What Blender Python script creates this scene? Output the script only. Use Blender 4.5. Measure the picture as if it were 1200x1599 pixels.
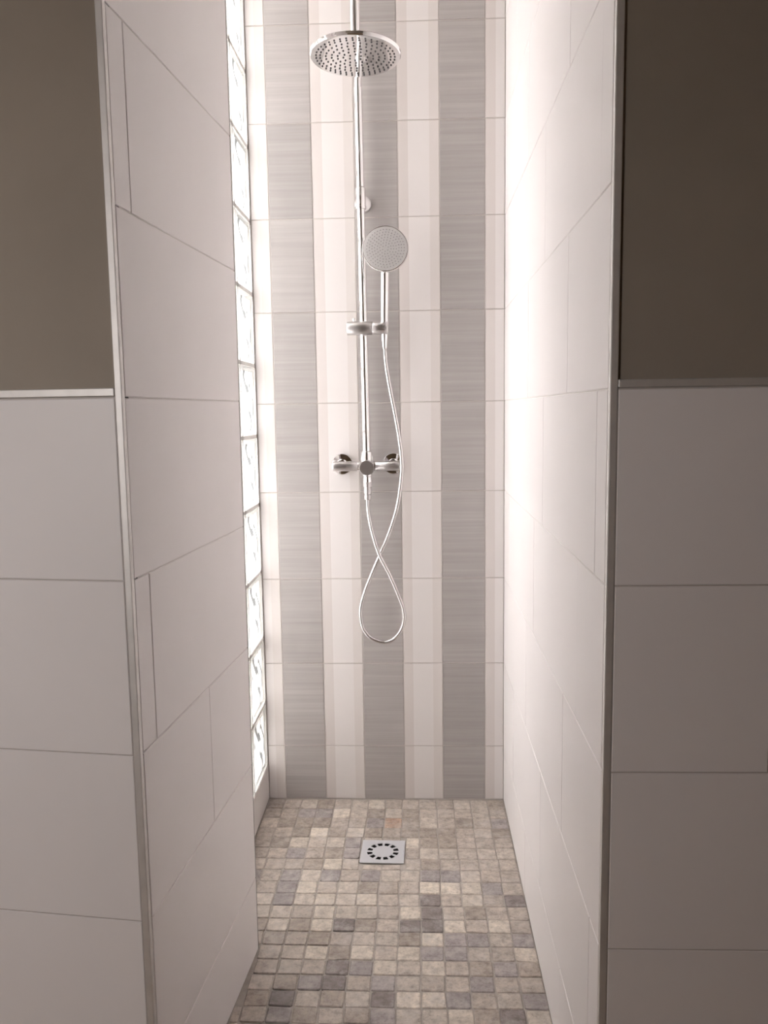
import bpy, bmesh, math, random
from mathutils import Vector, Matrix

random.seed(7)
for o in list(bpy.data.objects):
    bpy.data.objects.remove(o)
scene = bpy.context.scene
COL = scene.collection

# ------------------------------------------------------------------ camera
F_PX, PITCH, YAW, ROLL = 1306.66, 0.1204, -0.0391, -0.0144
cam = bpy.data.cameras.new('camera')
cam_o = bpy.data.objects.new('camera', cam)
COL.objects.link(cam_o)
fwd = Vector((math.sin(YAW)*math.cos(PITCH), math.cos(YAW)*math.cos(PITCH), -math.sin(PITCH)))
right0 = Vector((math.cos(YAW), -math.sin(YAW), 0))
up0 = right0.cross(fwd)
rgt = right0*math.cos(ROLL) + up0*math.sin(ROLL)
upv = -right0*math.sin(ROLL) + up0*math.cos(ROLL)
cam_o.matrix_world = Matrix(((rgt.x, upv.x, -fwd.x, 0.0), (rgt.y, upv.y, -fwd.y, 0.0),
                             (rgt.z, upv.z, -fwd.z, 1.17), (0, 0, 0, 1)))
cam.sensor_fit = 'VERTICAL'
cam.sensor_height = 36.0
cam.lens = F_PX*36.0/1599.0
cam.clip_start = 0.02
scene.camera = cam_o

# ------------------------------------------------------------------ light: bright hazy daylight
world = bpy.data.worlds.new('daylight')
scene.world = world
world.use_nodes = True
bg = world.node_tree.nodes['Background']
bg.inputs['Color'].default_value = (1.0, 0.968, 0.968, 1)
bg.inputs['Strength'].default_value = 17.8


def portal(name, loc, rot, sx, sy):
    """guides the sky's light through a window opening (gives no light of its own)"""
    l = bpy.data.lights.new(name, 'AREA')
    l.shape = 'RECTANGLE'
    l.size, l.size_y = sx, sy
    l.cycles.is_portal = True
    o = bpy.data.objects.new(name, l)
    o.location = loc
    o.rotation_euler = rot
    COL.objects.link(o)


portal('daylight_glass_blocks', (-0.60, 2.10, 1.42), (0, math.radians(-90), 0), 2.7, 0.66)
portal('daylight_room_window', (-1.16, -0.76, 1.35), (math.radians(90), 0, 0), .40, .80)

vs = scene.view_settings
vs.view_transform = 'Standard'
vs.look = 'None'
vs.exposure = 0.1
vs.gamma = 1.0
vs.use_curve_mapping = False

# ------------------------------------------------------------------ materials
MATS = {}


def new_mat(name):
    m = bpy.data.materials.new(name)
    m.use_nodes = True
    nt = m.node_tree
    b = nt.nodes['Principled BSDF']
    MATS[name] = m
    return m, nt, b


def N(nt, typ, **kw):
    n = nt.nodes.new(typ)
    for k, v in kw.items():
        setattr(n, k, v)
    return n


def lum(c, k):
    return (c[0]*k, c[1]*k, c[2]*k, 1)


def ramp(nt, stops, interp='LINEAR'):
    r = N(nt, 'ShaderNodeValToRGB')
    r.color_ramp.interpolation = interp
    el = r.color_ramp.elements
    while len(el) < len(stops):
        el.new(0.5)
    for e, (p, c) in zip(el, stops):
        e.position = p
        e.color = (c[0], c[1], c[2], 1)
    return r


def noise(nt, vec, scale, detail=4, rough=.55):
    n = N(nt, 'ShaderNodeTexNoise')
    n.inputs['Scale'].default_value = scale
    n.inputs['Detail'].default_value = detail
    n.inputs['Roughness'].default_value = rough
    if vec is not None:
        nt.links.new(vec, n.inputs['Vector'])
    return n.outputs['Fac']


def bump(nt, b, height, strength, dist):
    bp = N(nt, 'ShaderNodeBump')
    bp.inputs['Strength'].default_value = strength
    bp.inputs['Distance'].default_value = dist
    nt.links.new(height, bp.inputs['Height'])
    nt.links.new(bp.outputs['Normal'], b.inputs['Normal'])


def world_pos(nt, scale=(1, 1, 1)):
    g = N(nt, 'ShaderNodeNewGeometry')
    mp = N(nt, 'ShaderNodeMapping')
    mp.inputs['Scale'].default_value = scale
    nt.links.new(g.outputs['Position'], mp.inputs['Vector'])
    return mp.outputs['Vector']


def simple(name, col, rough=.5, metal=0.0, nscale=0, namp=.05, spec=.5, bstr=0, bdist=.001, bscale=60):
    m, nt, b = new_mat(name)
    b.inputs['Base Color'].default_value = lum(col, 1)
    b.inputs['Roughness'].default_value = rough
    b.inputs['Metallic'].default_value = metal
    b.inputs['Specular IOR Level'].default_value = spec
    if nscale:
        f = noise(nt, world_pos(nt), nscale)
        r = ramp(nt, [(.3, lum(col, 1-namp)), (.7, lum(col, 1+namp))])
        nt.links.new(f, r.inputs['Fac'])
        nt.links.new(r.outputs['Color'], b.inputs['Base Color'])
    if bstr:
        bump(nt, b, noise(nt, world_pos(nt), bscale), bstr, bdist)
    return m


WHITE = (.86, .82, .815)
simple('white_glaze', WHITE, .36, nscale=3.0, namp=.02, spec=.3, bstr=.06, bdist=.002, bscale=9)
simple('white_grout', (.78, .75, .72), .8)
simple('beige_grout', (.52, .475, .45), .85)
simple('pale_grout', (.72, .68, .66), .85)
simple('grey_grout', (.40, .36, .325), .9, nscale=40, namp=.15)
simple('paint_taupe', (.335, .29, .243), .75, nscale=5, namp=.05, spec=.25, bstr=.15, bdist=.002, bscale=90)
simple('ceiling_paint', (.72, .68, .63), .8)
simple('room_paint', (.36, .275, .19), .8)
simple('room_floor', (.40, .29, .19), .5)
simple('chrome', (.80, .79, .79), .07, 1.0)
simple('satin_chrome', (.62, .60, .60), .30, 1.0)
simple('hose_metal', (.66, .645, .645), .26, 1.0)
simple('edge_metal', (.34, .32, .31), .45, .8)  # aluminium with its dark reflection put into the colour
simple('aluminium', (.66, .635, .615), .5, .55, nscale=30, namp=.06)
simple('dark_rubber', (.06, .055, .055), .5)
simple('drain_steel', (.66, .66, .69), .4, .25)
simple('drain_dark', (.012, .012, .012), .8)
simple('spray_face', (.52, .50, .495), .35, .25)
simple('mortar', (.74, .72, .70), .9)
simple('plinth_glaze', (.70, .66, .64), .35)

# white wall tile with pale printed bands (position across the tile comes from its own UVs)
m, nt, b = new_mat('banded_glaze')
uv = N(nt, 'ShaderNodeUVMap')
sx = N(nt, 'ShaderNodeSeparateXYZ')
nt.links.new(uv.outputs['UV'], sx.inputs['Vector'])
dk, lt, md = lum((.635, .585, .565), 1), lum((.72, .68, .668), 1), lum((.665, .618, .597), 1)
r = ramp(nt, [(0, dk), (.235, dk), (.25, lt), (.755, lt), (.77, md), (1, md)])
nt.links.new(sx.outputs['X'], r.inputs['Fac'])
nt.links.new(r.outputs['Color'], b.inputs['Base Color'])
b.inputs['Roughness'].default_value = .30

# grey wall tile with fine horizontal streaks, each tile slightly different in tone
m, nt, b = new_mat('streaked_grey_glaze')
oi = N(nt, 'ShaderNodeObjectInfo')
pos = world_pos(nt, (2.2, 1, 125))
add = N(nt, 'ShaderNodeVectorMath', operation='ADD')
cmb = N(nt, 'ShaderNodeCombineXYZ')
mul = N(nt, 'ShaderNodeMath', operation='MULTIPLY')
mul.inputs[1].default_value = 40
nt.links.new(oi.outputs['Random'], mul.inputs[0])
nt.links.new(mul.outputs[0], cmb.inputs['X'])
nt.links.new(pos, add.inputs[0])
nt.links.new(cmb.outputs[0], add.inputs[1])
f1 = noise(nt, add.outputs[0], 1.0, 5, .62)
r = ramp(nt, [(.25, (.335, .308, .297)), (.52, (.380, .352, .341)), (.78, (.432, .405, .393))])
nt.links.new(f1, r.inputs['Fac'])
hsv = N(nt, 'ShaderNodeHueSaturation')
mr = N(nt, 'ShaderNodeMapRange')
mr.inputs['To Min'].default_value = .93
mr.inputs['To Max'].default_value = 1.06
nt.links.new(oi.outputs['Random'], mr.inputs['Value'])
nt.links.new(mr.outputs['Result'], hsv.inputs['Value'])
nt.links.new(r.outputs['Color'], hsv.inputs['Color'])
nt.links.new(hsv.outputs['Color'], b.inputs['Base Color'])
b.inputs['Roughness'].default_value = .34
bump(nt, b, f1, .12, .0006)


def stone_nodes(nt, b, colour_socket):
    p = world_pos(nt)
    n1 = noise(nt, p, 46, 7, .72)
    n2 = noise(nt, p, 140, 4, .6)
    r1 = ramp(nt, [(.30, (.55, .53, .52)), (.5, (1, 1, 1)), (.70, (1.40, 1.40, 1.40))])
    nt.links.new(n1, r1.inputs['Fac'])
    mx = N(nt, 'ShaderNodeMix', data_type='RGBA', blend_type='MULTIPLY')
    mx.inputs['Factor'].default_value = .9
    nt.links.new(colour_socket, mx.inputs['A'])
    nt.links.new(r1.outputs['Color'], mx.inputs['B'])
    r2 = ramp(nt, [(.34, (.72, .70, .68)), (.46, (1, 1, 1))])
    nt.links.new(n2, r2.inputs['Fac'])
    mx2 = N(nt, 'ShaderNodeMix', data_type='RGBA', blend_type='MULTIPLY')
    mx2.inputs['Factor'].default_value = .8
    nt.links.new(mx.outputs['Result'], mx2.inputs['A'])
    nt.links.new(r2.outputs['Color'], mx2.inputs['B'])
    # pale lime film in patches
    n3 = noise(nt, p, 14, 7, .78)
    r3 = ramp(nt, [(.50, (0, 0, 0)), (.70, (.65, .65, .65))])
    nt.links.new(n3, r3.inputs['Fac'])
    mx3 = N(nt, 'ShaderNodeMix', data_type='RGBA')
    nt.links.new(r3.outputs['Color'], mx3.inputs['Factor'])
    nt.links.new(mx2.outputs['Result'], mx3.inputs['A'])
    mx3.inputs['B'].default_value = (.60, .555, .53, 1)
    nt.links.new(mx3.outputs['Result'], b.inputs['Base Color'])
    b.inputs['Roughness'].default_value = .5
    bump(nt, b, n2, .35, .0012)


m, nt, b = new_mat('tumbled_stone')
oi = N(nt, 'ShaderNodeObjectInfo')
stone_nodes(nt, b, oi.outputs['Color'])
m, nt, b = new_mat('tumbled_stone_mixed')
g = N(nt, 'ShaderNodeNewGeometry')
r = ramp(nt, [(0, (.20, .165, .155)), (.12, (.33, .29, .29)), (.3, (.36, .30, .25)), (.5, (.46, .39, .33)), (.8, (.62, .55, .47))], 'CONSTANT')
nt.links.new(g.outputs['Random Per Island'], r.inputs['Fac'])
stone_nodes(nt, b, r.outputs['Color'])


def glass_mat(name, tint, gloss, trans, streak=False):
    m = bpy.data.materials.new(name)
    m.use_nodes = True
    nt = m.node_tree
    nt.nodes.clear()
    out = N(nt, 'ShaderNodeOutputMaterial')
    tr = N(nt, 'ShaderNodeBsdfTransparent')
    tr.inputs['Color'].default_value = lum(tint, 1)
    tl = N(nt, 'ShaderNodeBsdfTranslucent')
    tl.inputs['Color'].default_value = (.97, .97, .97, 1)
    gl = N(nt, 'ShaderNodeBsdfGlossy')
    gl.inputs['Roughness'].default_value = .05
    m1 = N(nt, 'ShaderNodeMixShader')
    m2 = N(nt, 'ShaderNodeMixShader')
    m1.inputs['Fac'].default_value = trans
    fr = N(nt, 'ShaderNodeFresnel')
    fr.inputs['IOR'].default_value = 1.45
    mm = N(nt, 'ShaderNodeMath', operation='MULTIPLY')
    mm.inputs[1].default_value = gloss
    nt.links.new(fr.outputs[0], mm.inputs[0])
    nt.links.new(tr.outputs[0], m1.inputs[1])
    nt.links.new(tl.outputs[0], m1.inputs[2])
    nt.links.new(m1.outputs[0], m2.inputs[1])
    nt.links.new(gl.outputs[0], m2.inputs[2])
    nt.links.new(mm.outputs[0], m2.inputs['Fac'])
    nt.links.new(m2.outputs[0], out.inputs['Surface'])
    if streak:            # wave-pattern streaks: refracted dark surroundings painted into the glass colour
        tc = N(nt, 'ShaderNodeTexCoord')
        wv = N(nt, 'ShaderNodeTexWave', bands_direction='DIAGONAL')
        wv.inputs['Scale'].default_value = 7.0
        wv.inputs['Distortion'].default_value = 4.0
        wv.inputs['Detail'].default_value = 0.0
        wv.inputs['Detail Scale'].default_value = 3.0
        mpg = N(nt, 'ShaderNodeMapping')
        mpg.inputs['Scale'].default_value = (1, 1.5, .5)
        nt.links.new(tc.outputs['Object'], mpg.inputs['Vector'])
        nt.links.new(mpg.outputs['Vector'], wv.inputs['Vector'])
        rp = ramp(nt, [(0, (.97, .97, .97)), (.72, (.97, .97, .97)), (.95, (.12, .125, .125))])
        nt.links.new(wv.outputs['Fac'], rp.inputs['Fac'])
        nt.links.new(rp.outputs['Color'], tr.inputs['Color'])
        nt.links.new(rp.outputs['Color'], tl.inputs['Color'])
    MATS[name] = m


glass_mat('clear_glass', (.97, .98, .975), .25, .03)
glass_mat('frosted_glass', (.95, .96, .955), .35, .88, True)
glass_mat('edge_glass', (.94, .95, .945), .35, .25)

# ------------------------------------------------------------------ helpers


def link(name, me, mat=None, parent=None):
    o = bpy.data.objects.new(name, me)
    COL.objects.link(o)
    if mat and not me.materials:
        me.materials.append(MATS[mat])
    if parent:
        o.parent = parent
    return o


def tag(o, label=None, cat=None, kind=None, group=None):
    if label:
        o['label'] = label
    if cat:
        o['category'] = cat
    if kind:
        o['kind'] = kind
    if group:
        o['group'] = group
    return o


def empty(name, loc=(0, 0, 0)):
    o = bpy.data.objects.new(name, None)
    o.empty_display_size = .05
    COL.objects.link(o)
    o.location = loc
    return o


def pmesh(name, verts, faces, smooth=False):
    me = bpy.data.meshes.new(name)
    me.from_pydata([tuple(v) for v in verts], [], faces)
    me.validate()
    bm = bmesh.new()
    bm.from_mesh(me)
    bmesh.ops.recalc_face_normals(bm, faces=bm.faces)
    bm.to_mesh(me)
    bm.free()
    if smooth:
        for p in me.polygons:
            p.use_smooth = True
    return me


def prism(name, pts, z0, z1):
    n = len(pts)
    v = [(x, y, z0) for x, y in pts] + [(x, y, z1) for x, y in pts]
    f = [tuple(range(n))[::-1], tuple(range(n, 2*n))]
    f += [(i, (i+1) % n, n+(i+1) % n, n+i) for i in range(n)]
    return pmesh(name, v, f)


def box(name, a, b):
    return prism(name, [(a[0], a[1]), (b[0], a[1]), (b[0], b[1]), (a[0], b[1])], a[2], b[2])


def structure(name, me, mat, label=None):
    return tag(link(name, me, mat), label, None, 'structure')


TILE_CACHE = {}


def tile_mesh(w, h, mat, u0=0.0, u1=1.0, t=.008, ch=.0009):
    key = (round(w, 4), round(h, 4), mat, round(u0, 3), round(u1, 3))
    if key in TILE_CACHE:
        return TILE_CACHE[key]
    a, c = w/2, h/2
    v = []
    for (aa, cc, z) in ((a, c, -t), (a, c, -ch), (a-ch, c-ch, 0)):
        v += [(-aa, -cc, z), (aa, -cc, z), (aa, cc, z), (-aa, cc, z)]
    f = [(8, 9, 10, 11), (3, 2, 1, 0)]
    for k in (0, 4):
        for i in range(4):
            j = (i+1) % 4
            f.append((k+i, k+j, k+4+j, k+4+i))
    me = pmesh('tile', v, f)
    uvl = me.uv_layers.new(name='UVMap')
    for lp in me.loops:
        co = me.vertices[lp.vertex_index].co
        uvl.data[lp.index].uv = (u0+(u1-u0)*(co.x/w+.5), co.y/h+.5)
    me.materials.append(MATS[mat])
    TILE_CACHE[key] = me
    return me


def put_tile(name, parent, origin, u, u0, u1, z0, z1, mat, gap=.002, uvr=(0, 1), lift=0.0):
    """tile on a vertical face: origin (x, y), u = unit direction to the viewer's right, proud face at the origin plane"""
    w, h = u1-u0-gap, z1-z0-gap
    o = bpy.data.objects.new(name, tile_mesh(w, h, mat, *uvr))
    COL.objects.link(o)
    ux, uy = u
    n = Vector((uy, -ux, 0))
    c = Vector((origin[0], origin[1], 0)) + Vector((ux, uy, 0))*((u0+u1)/2) + n*lift
    c.z = (z0+z1)/2
    o.matrix_world = Matrix(((ux, 0, n.x, c.x), (uy, 0, n.y, c.y), (0, 1, 0, c.z), (0, 0, 0, 1)))
    o.parent = parent
    return o


def unit(x, y):
    l = math.hypot(x, y)
    return (x/l, y/l)


REC = .0016                       # grout lies this far behind the tile faces
CEIL = 2.72
ROWZ = [0.0] + [.1675+.2565*k for k in range(10)] + [CEIL]
YB = 2.417
XR_B, XR_S = .2542, .0043         # right shower wall, very slightly out of parallel
XL = -.457
Y_FR = 1.090                      # front face right of the opening
XR_F = XR_B - XR_S*(YB-Y_FR)
CL = (-.4015, 1.1414)             # front left corner of the opening
U_FL = unit(1, -.12)              # front face left of the opening
U_W = unit(.08, 1)                # inner face of the left partition
ROOM_L, ROOM_R, ROOM_B = -1.5, 1.35, -.62

# ------------------------------------------------------------------ structure: back wall with striped tiles
wb = structure('wall_back', box('wall_back', (-.62, YB+REC, -.1), (.45, YB+.12, CEIL)), 'beige_grout',
               'back shower wall with grey and white vertical stripes of tiles')
cols = [(XL, -.4046, 'w', (.56, 1)), (-.4046, -.2815, 'g', (0, 1)), (-.2815, -.1635, 'w', (0, 1)), (-.1635, -.0428, 'g', (0, 1)),
        (-.0428, .0732, 'w', (0, 1)), (.0732, .199, 'g', (0, 1)), (.199, XR_B, 'w', (0, .47))]
for x0, x1, k, uvr in cols:
    for r_ in range(len(ROWZ)-1):
        put_tile('white_banded_tile' if k == 'w' else 'grey_streaked_tile', wb, (0, YB), (1, 0), x0, x1, ROWZ[r_], ROWZ[r_+1],
                 'banded_glaze' if k == 'w' else 'streaked_grey_glaze', .0024, uvr, random.uniform(-.0003, .0003))

# right wall of the shower
u_r = unit(-XR_S, -1)
n_r = (u_r[1], -u_r[0])
LR = math.hypot(XR_B-XR_F, YB-Y_FR)
pr0 = (XR_B-n_r[0]*REC, YB)
pr1 = (XR_F-n_r[0]*REC, Y_FR+.008)
wr = structure('wall_right', prism('wall_right', [pr0, (.45, YB), (.45, Y_FR+.008), pr1], -.1, CEIL), 'white_grout',
               'right shower wall of large white glazed tiles')
JR = [1.41, 1.165, 1.41, 1.29, 1.165, 1.404, 1.165, 1.41, 1.165, 1.41, 1.165]
for r_ in range(len(ROWZ)-1):
    ys = [Y_FR+.010]
    y = JR[r_]
    while y < YB-.02:
        ys.append(y)
        y += .5
    ys.append(YB)
    for ya, yb in zip(ys[:-1], ys[1:]):
        put_tile('white_wall_tile', wr, (XR_B, YB), u_r, YB-yb, YB-ya, ROWZ[r_], ROWZ[r_+1], 'white_glaze', .002, (0, 1), random.uniform(-.0004, .0004))

# left partition (inner face seen at a glancing angle) and its end
n_w = (U_W[1], -U_W[0])
LW = (1.702-CL[1])/U_W[1]


def on_wing(d, back=0.0):
    return (CL[0]+U_W[0]*d-n_w[0]*back, CL[1]+U_W[1]*d-n_w[1]*back)


e0, e1 = on_wing(.025, REC), on_wing(LW-.004, REC)
wl = structure('wall_left', prism('wall_left', [e0, e1, (XL-.004, e1[1]), (XL-.004, 1.812), (-.55, 1.812), (-.55, e0[1]+.08)], -.05, CEIL), 'pale_grout',
               'left shower partition of large pale tiles in front of the glass blocks')
JW = {0: [], 1: [], 2: [1.447], 3: [1.205], 4: [], 5: [], 6: [1.205], 7: [], 8: [1.205], 9: [1.447], 10: [1.205]}
for r_ in range(len(ROWZ)-1):
    ds = [.0105] + [(y-CL[1])/U_W[1] for y in JW[r_]] + [LW-.004]
    for a_, b_ in zip(ds[:-1], ds[1:]):
        put_tile('pale_wall_tile', wl, CL, U_W, a_, b_, ROWZ[r_], ROWZ[r_+1], 'white_glaze', .002, (0, 1), random.uniform(-.0004, .0004))
# end face and the return behind the partition
for r_ in range(len(ROWZ)-1):
    put_tile('pale_wall_tile', wl, (on_wing(LW)[0]-.004, 1.702), (-1, 0), 0, .095, ROWZ[r_], ROWZ[r_+1], 'white_glaze')
    put_tile('pale_wall_tile', wl, (XL, 1.703), (0, 1), 0, .108, ROWZ[r_], ROWZ[r_+1], 'white_glaze')

# glass block window above a low tiled plinth
ZG, PG, GB = .108, .1995, .1895
wp = structure('wall_left_plinth', box('wall_left_plinth', (-.55, 1.812, -.1), (XL-REC, YB, ZG)), 'beige_grout', 'low tiled plinth under the glass blocks')
put_tile('plinth_tile', wp, (XL, 1.812), (0, 1), 0, YB-1.812, .002, ZG, 'plinth_glaze', .002)
win = tag(empty('window_1', (XL-.04, 2.115, ZG)), 'tall glass block window in the left shower wall', None, 'structure')


def to_parent(o, p):
    bpy.context.view_layer.update()
    o.matrix_parent_inverse = p.matrix_world.inverted()
    o.parent = p


bpy.context.view_layer.update()
WINV = win.matrix_world.inverted()
# rim of one block (a hollow square ring with softened outer edges) and its rippled pane, both shared by all blocks
hb, th = GB/2, .040
v, f = [], []
prof = [(hb-.014, .012), (hb-.012, th-.002), (hb-.006, th), (hb-.0015, th-.003), (hb, th-.008), (hb, -th+.008), (hb-.0015, -th+.003), (hb-.006, -th),
        (hb-.012, -th+.002), (hb-.014, -.012)]
for (a, x) in prof:
    v += [(x, -a, -a), (x, a, -a), (x, a, a), (x, -a, a)]
L_ = len(prof)
for i in range(L_):
    j = (i+1) % L_
    for k in range(4):
        l = (k+1) % 4
        f.append((4*i+k, 4*i+l, 4*j+l, 4*j+k))
rim_me = pmesh('glass_block', v, f)
rim_me.materials.append(MATS['edge_glass'])
G_ = 18
v, f = [], []
for side in (1, -1):
    for i in range(G_+1):
        for j in range(G_+1):
            a = -1+2*i/G_
            c = -1+2*j/G_
            e = (1-a**8)*(1-c**8)
            w = math.sin(3.2*a+2.1*c+1.1*math.sin(3*c))*math.cos(2.6*c-1.3*a)
            v.append((side*(th-.007+.0045*w*e), a*(hb-.0135), c*(hb-.0135)))
for s in range(2):
    o_ = s*(G_+1)**2
    for i in range(G_):
        for j in range(G_):
            q = o_+i*(G_+1)+j
            f.append((q, q+1, q+G_+2, q+G_+1))
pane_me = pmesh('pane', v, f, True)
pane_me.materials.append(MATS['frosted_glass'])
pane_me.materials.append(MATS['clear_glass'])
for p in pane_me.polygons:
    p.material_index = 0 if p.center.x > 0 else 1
for ci in range(3):
    yc = YB-.004-.1-.2*ci
    for ri in range(13):
        zc = ZG+.002+GB/2+PG*ri
        bl = bpy.data.objects.new('glass_block', rim_me)
        COL.objects.link(bl)
        bl.parent = win
        bl.location = (0, yc-2.115, zc-ZG)
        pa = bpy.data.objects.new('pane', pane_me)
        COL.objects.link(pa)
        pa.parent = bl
# mortar joints: bars between the blocks
v, f = [], []


def addbox(v, f, a, b):
    k = len(v)
    v += [(x, y, z) for z in (a[2], b[2]) for (x, y) in ((a[0], a[1]), (b[0], a[1]), (b[0], b[1]), (a[0], b[1]))]
    f += [(k+3, k+2, k+1, k), (k+4, k+5, k+6, k+7)] + [(k+i, k+(i+1) % 4, k+4+(i+1) % 4, k+4+i) for i in range(4)]


xm = .038
for ri in range(14):
    zj = ZG+.002+PG*ri-(PG-GB)
    addbox(v, f, (-xm, 1.812-2.115, max(zj, ZG)-ZG), (xm, YB-2.115, zj+(PG-GB)-ZG))
for ci in range(4):
    yj = YB-.004-.2*ci
    addbox(v, f, (-xm, yj-.005-2.115, 0), (xm, min(yj+.005, YB)-2.115, CEIL-ZG))
mo = link('mortar', pmesh('mortar', v, f), 'mortar', win)

# front faces of the walls beside the opening: tiles below, taupe paint above
Z_TR0, Z_TR1 = 1.1945, 1.2065
n_fl = (U_FL[1], -U_FL[0])


def on_fl(d, back=0.0):           # d metres to the LEFT of the corner
    return (CL[0]-U_FL[0]*d-n_fl[0]*back, CL[1]-U_FL[1]*d-n_fl[1]*back)


ff = structure('wall_front_left', prism('wall_front_left', [on_fl(.006, .006), on_fl(1.11, .006), on_fl(1.11, .12), on_fl(.10, .12), on_wing(.02, REC+.01), on_wing(.006, REC)], -.05, CEIL),
               'paint_taupe', 'wall left of the shower opening, taupe paint above pale tiles')
gl_ = link('grout_bed', prism('grout_bed', [on_fl(.006, REC), on_fl(1.11, REC), on_fl(1.11, .0075), on_fl(.006, .0075)], 0, Z_TR0), 'beige_grout', ff)
for r_ in range(5):
    z0, z1 = ROWZ[r_], min(ROWZ[r_+1], Z_TR0)
    us = [-.0105, -.0105-(.5 if r_ % 2 else .27), -.0105-(1.0 if r_ % 2 else .77), -1.11]
    for a_, b_ in zip(us[1:], us[:-1]):
        put_tile('pale_wall_tile', ff, CL, U_FL, a_, b_, z0, z1, 'white_glaze', .002, (0, 1), random.uniform(-.0003, .0003))
fr_ = structure('wall_front_right', box('wall_front_right', (XR_F+.006, Y_FR+.006, -.05), (ROOM_R, Y_FR+.12, CEIL)), 'paint_taupe',
                'wall right of the shower opening, dark taupe paint above tiles')
gr_ = link('grout_bed', box('grout_bed', (XR_F+.006, Y_FR+REC, 0), (ROOM_R, Y_FR+.0075, Z_TR0)), 'beige_grout', fr_)
for r_ in range(5):
    z0, z1 = ROWZ[r_], min(ROWZ[r_+1], Z_TR0)
    first = .468 if r_ == 3 else .70 if r_ % 2 == 0 else .95
    us = [XR_F+.0105, first, first+.5, ROOM_R] if first+.5 < ROOM_R else [XR_F+.0105, first, ROOM_R]
    for a_, b_ in zip(us[:-1], us[1:]):
        put_tile('pale_wall_tile', fr_, (0, Y_FR), (1, 0), a_, b_, z0, z1, 'white_glaze', .002, (0, 1), random.uniform(-.0003, .0003))


def bevel_me(me, w=.0012, seg=2):
    bm = bmesh.new()
    bm.from_mesh(me)
    bmesh.ops.bevel(bm, geom=list(bm.edges), offset=w, segments=seg, affect='EDGES', profile=.5)
    bm.to_mesh(me)
    bm.free()
    return me


# metal edge profiles
structure('trim_1', bevel_me(prism('trim_1', [on_fl(0), on_fl(.0105), (on_fl(.0105)[0], on_fl(.0105)[1]+.011), on_wing(.0105, .0095), on_wing(.0105)], 0, CEIL)), 'aluminium',
          'upright aluminium corner profile left of the opening')
structure('trim_2', bevel_me(prism('trim_2', [(XR_F, Y_FR), (XR_F+.0105, Y_FR), (XR_F+.0105, Y_FR+.0095), (XR_F, Y_FR+.0095)], 0, CEIL)), 'aluminium',
          'upright aluminium corner profile right of the opening')
structure('trim_3', bevel_me(prism('trim_3', [on_fl(.0107, -.0012), on_fl(1.10, -.0012), on_fl(1.10, .009), on_fl(.0107, .009)], Z_TR0+.0005, Z_TR1)), 'aluminium',
          'level metal profile capping the tiles left of the opening')
structure('trim_4', bevel_me(box('trim_4', (XR_F+.0107, Y_FR-.0012, Z_TR0+.0005), (ROOM_R, Y_FR+.009, Z_TR1-.001))), 'aluminium',
          'level metal profile capping the tiles right of the opening')
structure('trim_5', bevel_me(prism('trim_5', [on_wing(LW-.0035), on_wing(LW+.0005), on_wing(LW+.0005, .008), on_wing(LW-.0035, .008)], 0, CEIL), .0006, 1), 'edge_metal',
          'thin metal edge at the inner end of the left partition')

# ceiling and the rest of the bathroom, which closes the space behind the camera
structure('ceiling', box('ceiling', (ROOM_L-.12, ROOM_B-.12, CEIL), (ROOM_R+.12, YB+.12, CEIL+.1)), 'ceiling_paint')
structure('floor', box('floor', (ROOM_L-.12, ROOM_B-.12, -.12), (ROOM_R+.12, Y_FR, -.012)), 'room_floor')
structure('wall_room_left', box('wall_room_left', (ROOM_L-.12, ROOM_B-.12, 0), (ROOM_L, 1.42, CEIL)), 'room_paint')
structure('wall_room_right', box('wall_room_right', (ROOM_R, ROOM_B, 0), (ROOM_R+.12, Y_FR+.12, CEIL)), 'room_paint')
WX0, WX1, WZ0, WZ1 = -1.36, -.98, .95, 1.75           # the bathroom's own small window, behind the photographer
v, f = [], []
addbox(v, f, (ROOM_L, ROOM_B-.12, 0), (WX0, ROOM_B, CEIL))
addbox(v, f, (WX1, ROOM_B-.12, 0), (ROOM_R+.12, ROOM_B, CEIL))
addbox(v, f, (WX0, ROOM_B-.12, 0), (WX1, ROOM_B, WZ0))
addbox(v, f, (WX0, ROOM_B-.12, WZ1), (WX1, ROOM_B, CEIL))
structure('wall_room_back', pmesh('wall_room_back', v, f), 'room_paint')

# unseen outdoors: paved ground and a low wall, added to dim lower glass blocks
simple('paving', (.34, .32, .30), .9)
simple('added_wall_render', (.42, .40, .38), .9)
structure('ground_outside', box('ground_outside', (-9, -9, -.40), (9, 9, -.15)), 'paving')
structure('wall_added_shade', box('wall_added_shade', (-1.85, 1.45, -.15), (-1.70, 4.6, .70)), 'added_wall_render')

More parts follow.
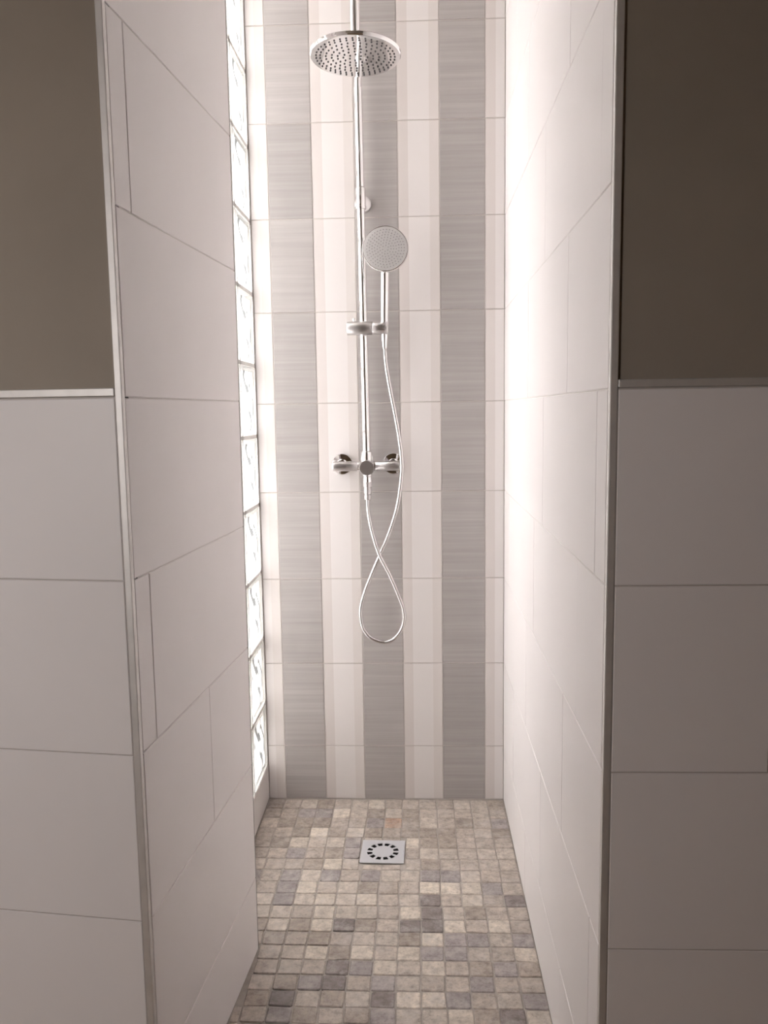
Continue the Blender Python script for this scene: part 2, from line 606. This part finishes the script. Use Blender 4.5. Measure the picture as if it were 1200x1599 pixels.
# ------------------------------------------------------------------ shower floor of tumbled stone mosaic
sf = structure('floor_shower', box('floor_shower', (-.62, Y_FR, -.12), (.45, YB+.1, -.0022)), 'grey_grout', 'shower floor of tumbled beige stone mosaic')
PAL = {'dark': (.235, .20, .19), 'mauve': (.355, .315, .305), 'tan': (.37, .315, .27), 'beige': (.46, .40, .35), 'sand': (.51, .45, .395), 'cream': (.62, .55, .475),
       'rust': (.40, .275, .205)}
MARK = {
    'dark': [(-.283, 1.545), (-.176, 1.64), (-.178, 1.593), (-.173, 1.78), (-.021, 1.779), (.025, 1.886), (.03, 1.831), (.029, 1.788), (-.078, 1.541),
             (.178, 1.515), (.229, 1.878)],
    'mauve': [(-.122, 1.624), (.027, 1.694), (.126, 1.607), (-.346, 2.105), (-.316, 1.905), (-.338, 2.003), (-.35, 2.323), (-.285, 2.323), (.182, 1.966),
              (.081, 1.748), (.125, 1.749), (.173, 1.62), (.072, 1.56), (-.168, 2.107), (.22, 1.726), (-.284, 1.506), (-.08, 1.586), (-.076, 1.495),
              (-.23, 1.6), (-.186, 2.15), (.03, 1.995), (.222, 1.563), (-.076, 2.02), (-.126, 2.019), (-.338, 1.95)],
    'tan': [(-.334, 2.209), (-.334, 2.264), (-.286, 2.265), (-.226, 2.092), (.082, 2.153), (.088, 2.206), (.023, 2.197), (-.432, 2.374), (-.295, 2.375),
            (-.129, 2.316), (-.227, 1.743), (-.32, 1.757), (-.396, 2.155), (-.177, 1.532), (-.222, 1.492), (.125, 1.499), (-.228, 2.202), (-.024, 1.732),
            (-.02, 2.247), (.144, 1.843), (-.122, 1.775)],
    'cream': [(-.067, 1.633), (.025, 1.733), (.075, 1.505), (.087, 1.794), (.032, 1.653), (-.012, 1.83), (-.028, 1.55), (.024, 1.547), (.227, 1.516),
              (-.125, 1.878), (-.28, 1.941), (-.226, 1.883), (-.331, 2.156), (-.228, 2.037), (-.279, 2.202), (-.207, 2.324), (.084, 1.946), (.022, 1.939),
              (-.227, 1.838), (-.248, 1.694), (-.006, 1.689), (-.132, 2.377), (.182, 1.765), (-.13, 2.242), (-.229, 1.789)],
    'rust': [(-.079, 2.259)]}
YJ = [2.412, 2.354, 2.298, 2.240, 2.186, 2.130, 2.075, 2.021, 1.967, 1.914, 1.864, 1.812, 1.763, 1.714, 1.665, 1.617, 1.569, 1.521, 1.476, 1.428, 1.380]
XJ = [-.457+.0508*k for k in range(15)]
XJ[-1] = .2515
DC, DS, DROT = (-.0985, 2.107), .117, math.radians(-1.2)


def stone_mesh(seed, w, h, t=.009):
    rn = random.Random(seed)
    a, c, k = w/2, h/2, min(w, h)*.06
    base = [(-a+k, -c), (a-k, -c), (a, -c+k), (a, c-k), (a-k, c), (-a+k, c), (-a, c-k), (-a, -c+k)]
    base = [(x+rn.uniform(-.0011, .0011), y+rn.uniform(-.0011, .0011)) for x, y in base]
    v = [(x, y, -t) for x, y in base] + [(x, y, -.0014) for x, y in base]
    v += [(x*.93, y*.93, rn.uniform(-.0003, .0002)) for x, y in base]
    f = [tuple(range(16, 24)), tuple(range(7, -1, -1))]
    for b0 in (0, 8):
        f += [(b0+i, b0+(i+1) % 8, b0+8+(i+1) % 8, b0+8+i) for i in range(8)]
    return v, f


STONES = {}
rnd = random.Random(11)
rest_v, rest_f = [], []


def wing_x(y):
    return CL[0]+(y-CL[1])*.08 if y < 1.702 else XL


def pick(cx, cy):
    best, bd = None, 1
    for k, pts in MARK.items():
        for (x, y) in pts:
            if abs(x-cx) < .0255 and abs(y-cy) < .026:
                d = (x-cx)**2+(y-cy)**2
                if d < bd:
                    best, bd = k, d
    return best or rnd.choices(['tan', 'beige', 'sand', 'mauve', 'cream'], [.14, .42, .34, .04, .06])[0]


def lay(y0, y1, individual):
    row_shift = rnd.uniform(-.002, .002)
    for xa, xb in zip(XJ[:-1], XJ[1:]):
        lo = wing_x((y0+y1)/2)+.001
        xa, xb = xa+row_shift*(xa > XL+.001), xb+row_shift*(xb < .25)
        cx, cy = (xa+xb)/2, (y0+y1)/2
        kind = pick(cx, cy)
        if xb < lo+.012:
            continue
        xa = max(xa, lo)
        cx = (xa+xb)/2
        pieces = [(xa, xb, y0, y1)]
        hx = DS/2+.002
        dx0, dx1, dy0, dy1 = DC[0]-hx, DC[0]+hx, DC[1]-hx, DC[1]+hx
        if xb > dx0 and xa < dx1 and y1 > dy0 and y0 < dy1:      # cut the stones round the drain plate
            pieces = []
            if xa < dx0-.006:
                pieces.append((xa, dx0, y0, y1))
            elif xb > dx1+.006:
                pieces.append((dx1, xb, y0, y1))
            elif y0 < dy0-.006:
                pieces.append((xa, xb, y0, dy0))
            elif y1 > dy1+.006:
                pieces.append((xa, xb, dy1, y1))
        for (pa, pb, qa, qb) in pieces:
            w, h = round(pb-pa-.0024, 3), round(qb-qa-.0024, 3)
            if w < .006 or h < .006:
                continue
            var = rnd.randrange(4)
            rz, tz = rnd.uniform(-.022, .022), rnd.uniform(-.0009, .0009)
            tx, ty = rnd.uniform(-.018, .018), rnd.uniform(-.018, .018)
            mcx, mcy = (pa+pb)/2+rnd.uniform(-.0006, .0006), (qa+qb)/2+rnd.uniform(-.0008, .0008)
            if individual:
                if (var, w, h) not in STONES:
                    me = pmesh('stone_tile', *stone_mesh(var, w, h))
                    me.materials.append(MATS['tumbled_stone'])
                    STONES[(var, w, h)] = me
                o = bpy.data.objects.new('stone_tile', STONES[(var, w, h)])
                COL.objects.link(o)
                o.location = (mcx, mcy, tz)
                o.rotation_euler = (tx, ty, rz)
                o.parent = sf
                c = PAL[kind]
                j = rnd.uniform(.90, 1.10)
                o.color = (c[0]*j, c[1]*j, c[2]*j, 1)
            else:
                vv, fa = stone_mesh(var, w, h)
                k0 = len(rest_v)
                rest_v.extend([(x+mcx, y+mcy, z+tz) for x, y, z in vv])
                rest_f.extend([tuple(i+k0 for i in q) for q in fa])


for ya, yb in zip(YJ[1:], YJ[:-1]):
    lay(ya, yb, True)
yy = YJ[-1]
while yy-.048 > Y_FR+.01:
    lay(yy-.048, yy, False)
    yy -= .048
ro = link('stone_tiles_by_threshold', pmesh('stone_tiles_by_threshold', rest_v, rest_f), 'tumbled_stone_mixed', sf)
ro['kind'] = 'stuff'

# ------------------------------------------------------------------ floor drain
drain = tag(empty('shower_drain', (DC[0], DC[1], -.002)), 'square grey drain grate set in the mosaic shower floor', 'drain')
drain.rotation_euler = (0, 0, DROT)
ND = 72
half = DS/2


def sq(a):
    c, s = math.cos(a), math.sin(a)
    k = half/max(abs(c), abs(s))
    return c*k, s*k


rs = [.0, .0285, .0425]
v, f = [(0, 0, .0045)], []
for zt in (.0045, .0028):
    for r_ in rs[1:]:
        v += [(r_*math.cos(2*math.pi*i/ND), r_*math.sin(2*math.pi*i/ND), zt) for i in range(ND)]
    v += [(sq(2*math.pi*i/ND)[0]*.985, sq(2*math.pi*i/ND)[1]*.985, zt) if zt > .002 else (*sq(2*math.pi*i/ND), zt) for i in range(ND)]
T0, T1, T2, B0, B1, B2 = [1+ND*k for k in range(6)]
for i in range(ND):
    j = (i+1) % ND
    f.append((0, T0+i, T0+j))
    slot = (i % 6) in (1, 2, 3, 4)
    if not slot:
        f.append((T0+i, T1+i, T1+j, T0+j))
        if (i % 6) == 0:
            f.append((T0+j, T1+j, B1+j, B0+j))
        if (i % 6) == 5:
            f.append((T0+i, B0+i, B1+i, T1+i))
    else:
        f.append((T0+i, T0+j, B0+j, B0+i))
        f.append((T1+i, B1+i, B1+j, T1+j))
    f.append((T1+i, T2+i, T2+j, T1+j))
    f.append((T2+i, B2+i, B2+j, T2+j))
link('grate', pmesh('grate', v, f), 'drain_steel', drain)
link('well', box('well', (-.045, -.045, -.0015), (.045, .045, .0006)), 'drain_dark', drain)


def lathe(prof, n=40, axis='Z'):
    """prof: list of (radius, height)"""
    v, f = [], []
    for (r_, h) in prof:
        for i in range(n):
            a = 2*math.pi*i/n
            p = (r_*math.cos(a), r_*math.sin(a), h)
            if axis == 'X':
                p = (p[2], p[0], p[1])
            elif axis == 'Y':
                p = (p[0], p[2], -p[1])
            v.append(p)
    for k in range(len(prof)-1):
        for i in range(n):
            j = (i+1) % n
            f.append((k*n+i, k*n+j, (k+1)*n+j, (k+1)*n+i))
    f.append(tuple(range(n))[::-1])
    f.append(tuple(range((len(prof)-1)*n, len(prof)*n)))
    return v, f


def smooth_edges(me, ang=35):
    for p in me.polygons:
        p.use_smooth = True
    bm = bmesh.new()
    bm.from_mesh(me)
    for e in bm.edges:
        if len(e.link_faces) == 2 and e.calc_face_angle(0) > math.radians(ang):
            e.smooth = False
    bm.to_mesh(me)
    bm.free()
    return me


def rod(name, prof, loc, mat, parent, axis='Z', n=40, rot=None):
    me = smooth_edges(pmesh(name, *lathe(prof, n, axis)))
    o = link(name, me, mat)
    o.location = loc
    if rot:
        o.rotation_euler = rot
    if parent:
        o.location = Vector(loc)-parent.location
        o.parent = parent
    return o


def cyl(r_, h0, h1, b_=.0012):
    return [(r_-b_, h0), (r_-b_*.3, h0+b_*.3), (r_, h0+b_), (r_, h1-b_), (r_-b_*.3, h1-b_*.3), (r_-b_, h1)]


def tube_mesh(name, pts, radii, n=12):
    v, f = [], []
    prev = None
    for i, p in enumerate(pts):
        a = pts[max(i-1, 0)]
        c = pts[min(i+1, len(pts)-1)]
        t = (c-a).normalized()
        if prev is None:
            x = t.orthogonal().normalized()
        else:
            x = (prev-t*prev.dot(t)).normalized()
        prev = x
        y = t.cross(x)
        for k in range(n):
            an = 2*math.pi*k/n
            v.append(p+(x*math.cos(an)+y*math.sin(an))*radii[i])
    for i in range(len(pts)-1):
        for k in range(n):
            l = (k+1) % n
            f.append((i*n+k, i*n+l, (i+1)*n+l, (i+1)*n+k))
    f.append(tuple(range(n))[::-1])
    f.append(tuple(range((len(pts)-1)*n, len(pts)*n)))
    return smooth_edges(pmesh(name, v, f), 50)


def catmull(P, step):
    out = []
    Q = [P[0]*2-P[1]] + P + [P[-1]*2-P[-2]]
    for i in range(1, len(Q)-2):
        p0, p1, p2, p3 = Q[i-1:i+3]
        n = max(2, int((p2-p1).length/step))
        for k in range(n):
            t = k/n
            out.append(.5*((2*p1)+(p2-p0)*t+(2*p0-5*p1+4*p2-p3)*t*t+(3*p1-p0-3*p2+p3)*t**3))
    out.append(P[-1])
    return out


# ------------------------------------------------------------------ shower column (mixer, riser, arm, rain head, slider)
YC = 2.360
sc = tag(empty('rain_shower', (-.139, YC, 1.015)), 'chrome shower column with round rain head and mixer on the striped wall', 'shower')


def child(o):
    o.location = Vector(o.location)-sc.location
    o.parent = sc
    return o


# riser pipe, straight, up to the gooseneck
P0, P1 = Vector((-.1388, YC, 1.02)), Vector((-.1462, YC, 2.03))
me = tube_mesh('riser_pipe', [P0, P0.lerp(P1, .5), P1], [.0112]*3, 24)
child(link('riser_pipe', me, 'chrome'))
HC = Vector((-.1262, 1.970, 1.957))
top = []
for i in range(33):
    a = math.pi*i/32
    s = (1-math.cos(a))/2
    top.append(Vector((P1.x+(HC.x-P1.x)*s, P1.y+(HC.y-P1.y)*s, 2.03+.19*math.sin(a))))
arm_pts = [Vector((P1.x, P1.y, 2.02))] + top + [Vector((HC.x, HC.y, 1.985))]
child(link('arm', tube_mesh('arm', arm_pts, [.0098]*len(arm_pts), 24), 'chrome'))
# collar and wall bracket
tl_ = (1.745-1.02)/(2.03-1.02)
cx_ = P0.x+(P1.x-P0.x)*tl_
rod('collar', [(.0125, -.027), (.0142, -.025), (.0142, .024), (.0128, .026), (.0115, .0275)], (cx_, YC, 1.746), 'chrome', sc)
rod('collar_ring', cyl(.0152, -.004, .004), (cx_, YC, 1.720), 'chrome', sc)
rod('wall_bracket', [(.009, -.002), (.009, .036), (.017, .040), (.0225, .046), (.0235, .057)], (cx_+.003, YC, 1.741), 'satin_chrome', sc, 'Y')
# rain head
rh = rod('rain_head', [(.094, -.0045), (.0995, -.0035), (.1015, -.001), (.1015, .004), (.0985, .0065), (.060, .010), (.022, .013), (.018, .020), (.0165, .034)], HC, 'chrome', sc, 'Z', 72,
         (math.radians(-3.0), math.radians(.8), 0))
v, f = [], []
for (rr, cnt) in ((.014, 6), (.027, 12), (.040, 18), (.053, 24), (.066, 30), (.079, 36), (.088, 40)):
    for i in range(cnt):
        a = 2*math.pi*(i+.3*(cnt % 4))/cnt
        vv, fa = lathe([(.0021, 0), (.0018, -.0016), (.0010, -.0019)], 8)
        k = len(v)
        v += [(x+rr*math.cos(a), y+rr*math.sin(a), z-.0044) for x, y, z in vv]
        f += [tuple(q+k for q in t) for t in fa]
nz = link('nozzles', pmesh('nozzles', v, f), 'dark_rubber', rh)
nz['kind'] = 'stuff'
rod('swivel', [(.011, -.012), (.0135, -.010), (.0145, 0), (.0135, .010), (.011, .012)], (HC.x, HC.y, HC.z+.038), 'chrome', sc)
# slider that carries the hand shower
SZ = 1.3955
SY = 2.338
so = rod('slider', cyl(.0184, -.1862+.1286, -.1170+.1286, .002), (-.1286, SY, SZ), 'satin_chrome', sc, 'X')
rod('holder', [(.0155, 0)] + cyl(.0184, .001, .0438, .002), (-.1170, SY, SZ-.0005), 'satin_chrome', sc, 'X')
rod('slider_button', cyl(.0052, 0, .010), (-.1653, SY+.004, SZ+.017), 'satin_chrome', sc)
# mixer
MZ = 1.0155
rod('mixer_body', cyl(.0135, -.062, .064), (-.139, YC, MZ), 'chrome', sc, 'X')
rod('temperature_handle', [(.0128, -.097), (.0140, -.0955), (.0142, -.093), (.0142, -.028), (.0132, -.0265)], (-.139, YC, MZ), 'satin_chrome', sc, 'X')
rod('flow_handle', [(.0132, .024), (.0142, .0255), (.0142, .094), (.0140, .096), (.0128, .0975)], (-.139, YC, MZ), 'satin_chrome', sc, 'X')
for nx in (-.2132, -.0654):
    es = rod('wall_flange', [(.0315, .0), (.0315, -.004), (.0290, -.0075), (.0150, -.0095), (.0135, -.012), (.0135, -.045)], (nx, YB-.0005, 1.0185), 'chrome', sc, 'Y')
dk_ = rod('diverter_knob', [(.0185, .034), (.0208, .032), (.0212, .006), (.0208, .002), (.0195, 0), (.0185, 0)], (-.1376, 2.322, 1.0125), 'satin_chrome', sc, 'Y')
rod('riser_socket', [(.0165, -.030), (.0165, .010), (.0150, .016), (.0125, .018)], (P0.x, YC, 1.040), 'chrome', sc)
rod('hose_outlet', [(.0135, .0), (.0135, -.016), (.0120, -.018), (.0120, -.024), (.0132, -.026), (.0132, -.034)], (-.1376, YC, 1.004), 'chrome', sc)

# ------------------------------------------------------------------ hand shower
hs = tag(empty('hand_shower', (-.0826, 2.325, 1.375)), 'round chrome hand shower upright in its slider holder', 'shower head')
disc_c = Vector((-.0757, 2.290, 1.597))
tilt = math.radians(6)
hd = rod('head', [(.030, .024), (.050, .020), (.0590, .012), (.0612, .005), (.0612, -.001), (.0598, -.003), (.0585, -.0032)], disc_c, 'chrome', hs, 'Y', 64, (-tilt, 0, 0))
sf_v, sf_f = lathe([(.0583, -.0020), (.0583, -.0034), (.0560, -.0040), (.030, -.0046), (.004, -.0048)], 64, 'Y')
fo = link('spray_face', smooth_edges(pmesh('spray_face', sf_v, sf_f)), 'spray_face', hd)
v, f = [], []
for (rr, cnt) in ((.008, 6), (.015, 12), (.022, 17), (.029, 22), (.036, 28), (.043, 33), (.050, 38)):
    for i in range(cnt):
        a = 2*math.pi*(i+.37*(cnt % 5))/cnt
        vv, fa = lathe([(.0012, -.0035), (.0010, -.0058), (.0006, -.0060)], 6, 'Y')
        k = len(v)
        v += [(x+rr*math.cos(a), y, z+rr*math.sin(a)) for x, y, z in vv]
        f += [tuple(q+k for q in t) for t in fa]
simple('nozzle_grey', (.22, .21, .21), .5)
nz = link('nozzles', pmesh('nozzles', v, f), 'nozzle_grey', hd)
nz['kind'] = 'stuff'
h0, h1 = Vector((-.0829, 2.340, 1.400)), Vector((-.0779, 2.312, 1.575))
pts = [h0, h0.lerp(h1, .03), h0.lerp(h1, .4), h0.lerp(h1, .8), h1]
hm = link('handle', tube_mesh('handle', pts, [.0098, .0112, .0116, .0116, .0116], 28), 'chrome')
hm.location = -hs.location
hm.parent = hs
rod('hose_nut', [(.0062, -.036), (.0070, -.030), (.0095, -.004), (.0098, .032), (.0090, .034)], (-.0831, 2.338, 1.375), 'chrome', hs)

# ------------------------------------------------------------------ hose
HP = [(-.0832, 2.338, 1.345), (-.0830, 2.337, 1.3377), (-.0785, 2.330, 1.2856), (-.0684, 2.321, 1.2246), (-.0568, 2.314, 1.1633), (-.0453, 2.312, 1.0931),
      (-.039, 2.313, 1.0242), (-.0414, 2.317, .9813), (-.0512, 2.325, .9143), (-.0665, 2.332, .8593), (-.0873, 2.338, .8039), (-.1062, 2.342, .7611),
      (-.1272, 2.345, .7126), (-.1482, 2.345, .6607), (-.1609, 2.345, .6177), (-.1632, 2.344, .5861), (-.1573, 2.344, .5521), (-.1393, 2.344, .5256),
      (-.1155, 2.343, .5126), (-.0934, 2.342, .509), (-.0693, 2.341, .5186), (-.0488, 2.34, .5433), (-.0383, 2.338, .5757), (-.0406, 2.336, .6099),
      (-.0546, 2.333, .6516), (-.0757, 2.33, .7041), (-.1046, 2.327, .7637), (-.1211, 2.329, .8147), (-.1316, 2.336, .8594), (-.1371, 2.348, .8944), (-.1378, 2.358, .925)]
hose = tag(empty('shower_hose', (-.0934, 2.342, .504)), 'ribbed metal shower hose hanging in a loop below the mixer', 'hose')
hp = catmull([Vector(p) for p in HP], .0018)
rad = [.0057 if i % 2 else .0051 for i in range(len(hp))]
ho = link('tube', tube_mesh('tube', hp, rad, 12), 'hose_metal')
ho.location = -hose.location
ho.parent = hose
rod('end_nut', [(.0088, -.048), (.0098, -.046), (.0102, -.034), (.0090, -.033), (.0090, -.030), (.0112, -.029), (.0114, -.016), (.0100, -.0155), (.0100, -.012), (.0124, -.011), (.0126, .002)],
    (-.1378, YC, .968), 'satin_chrome', hose)
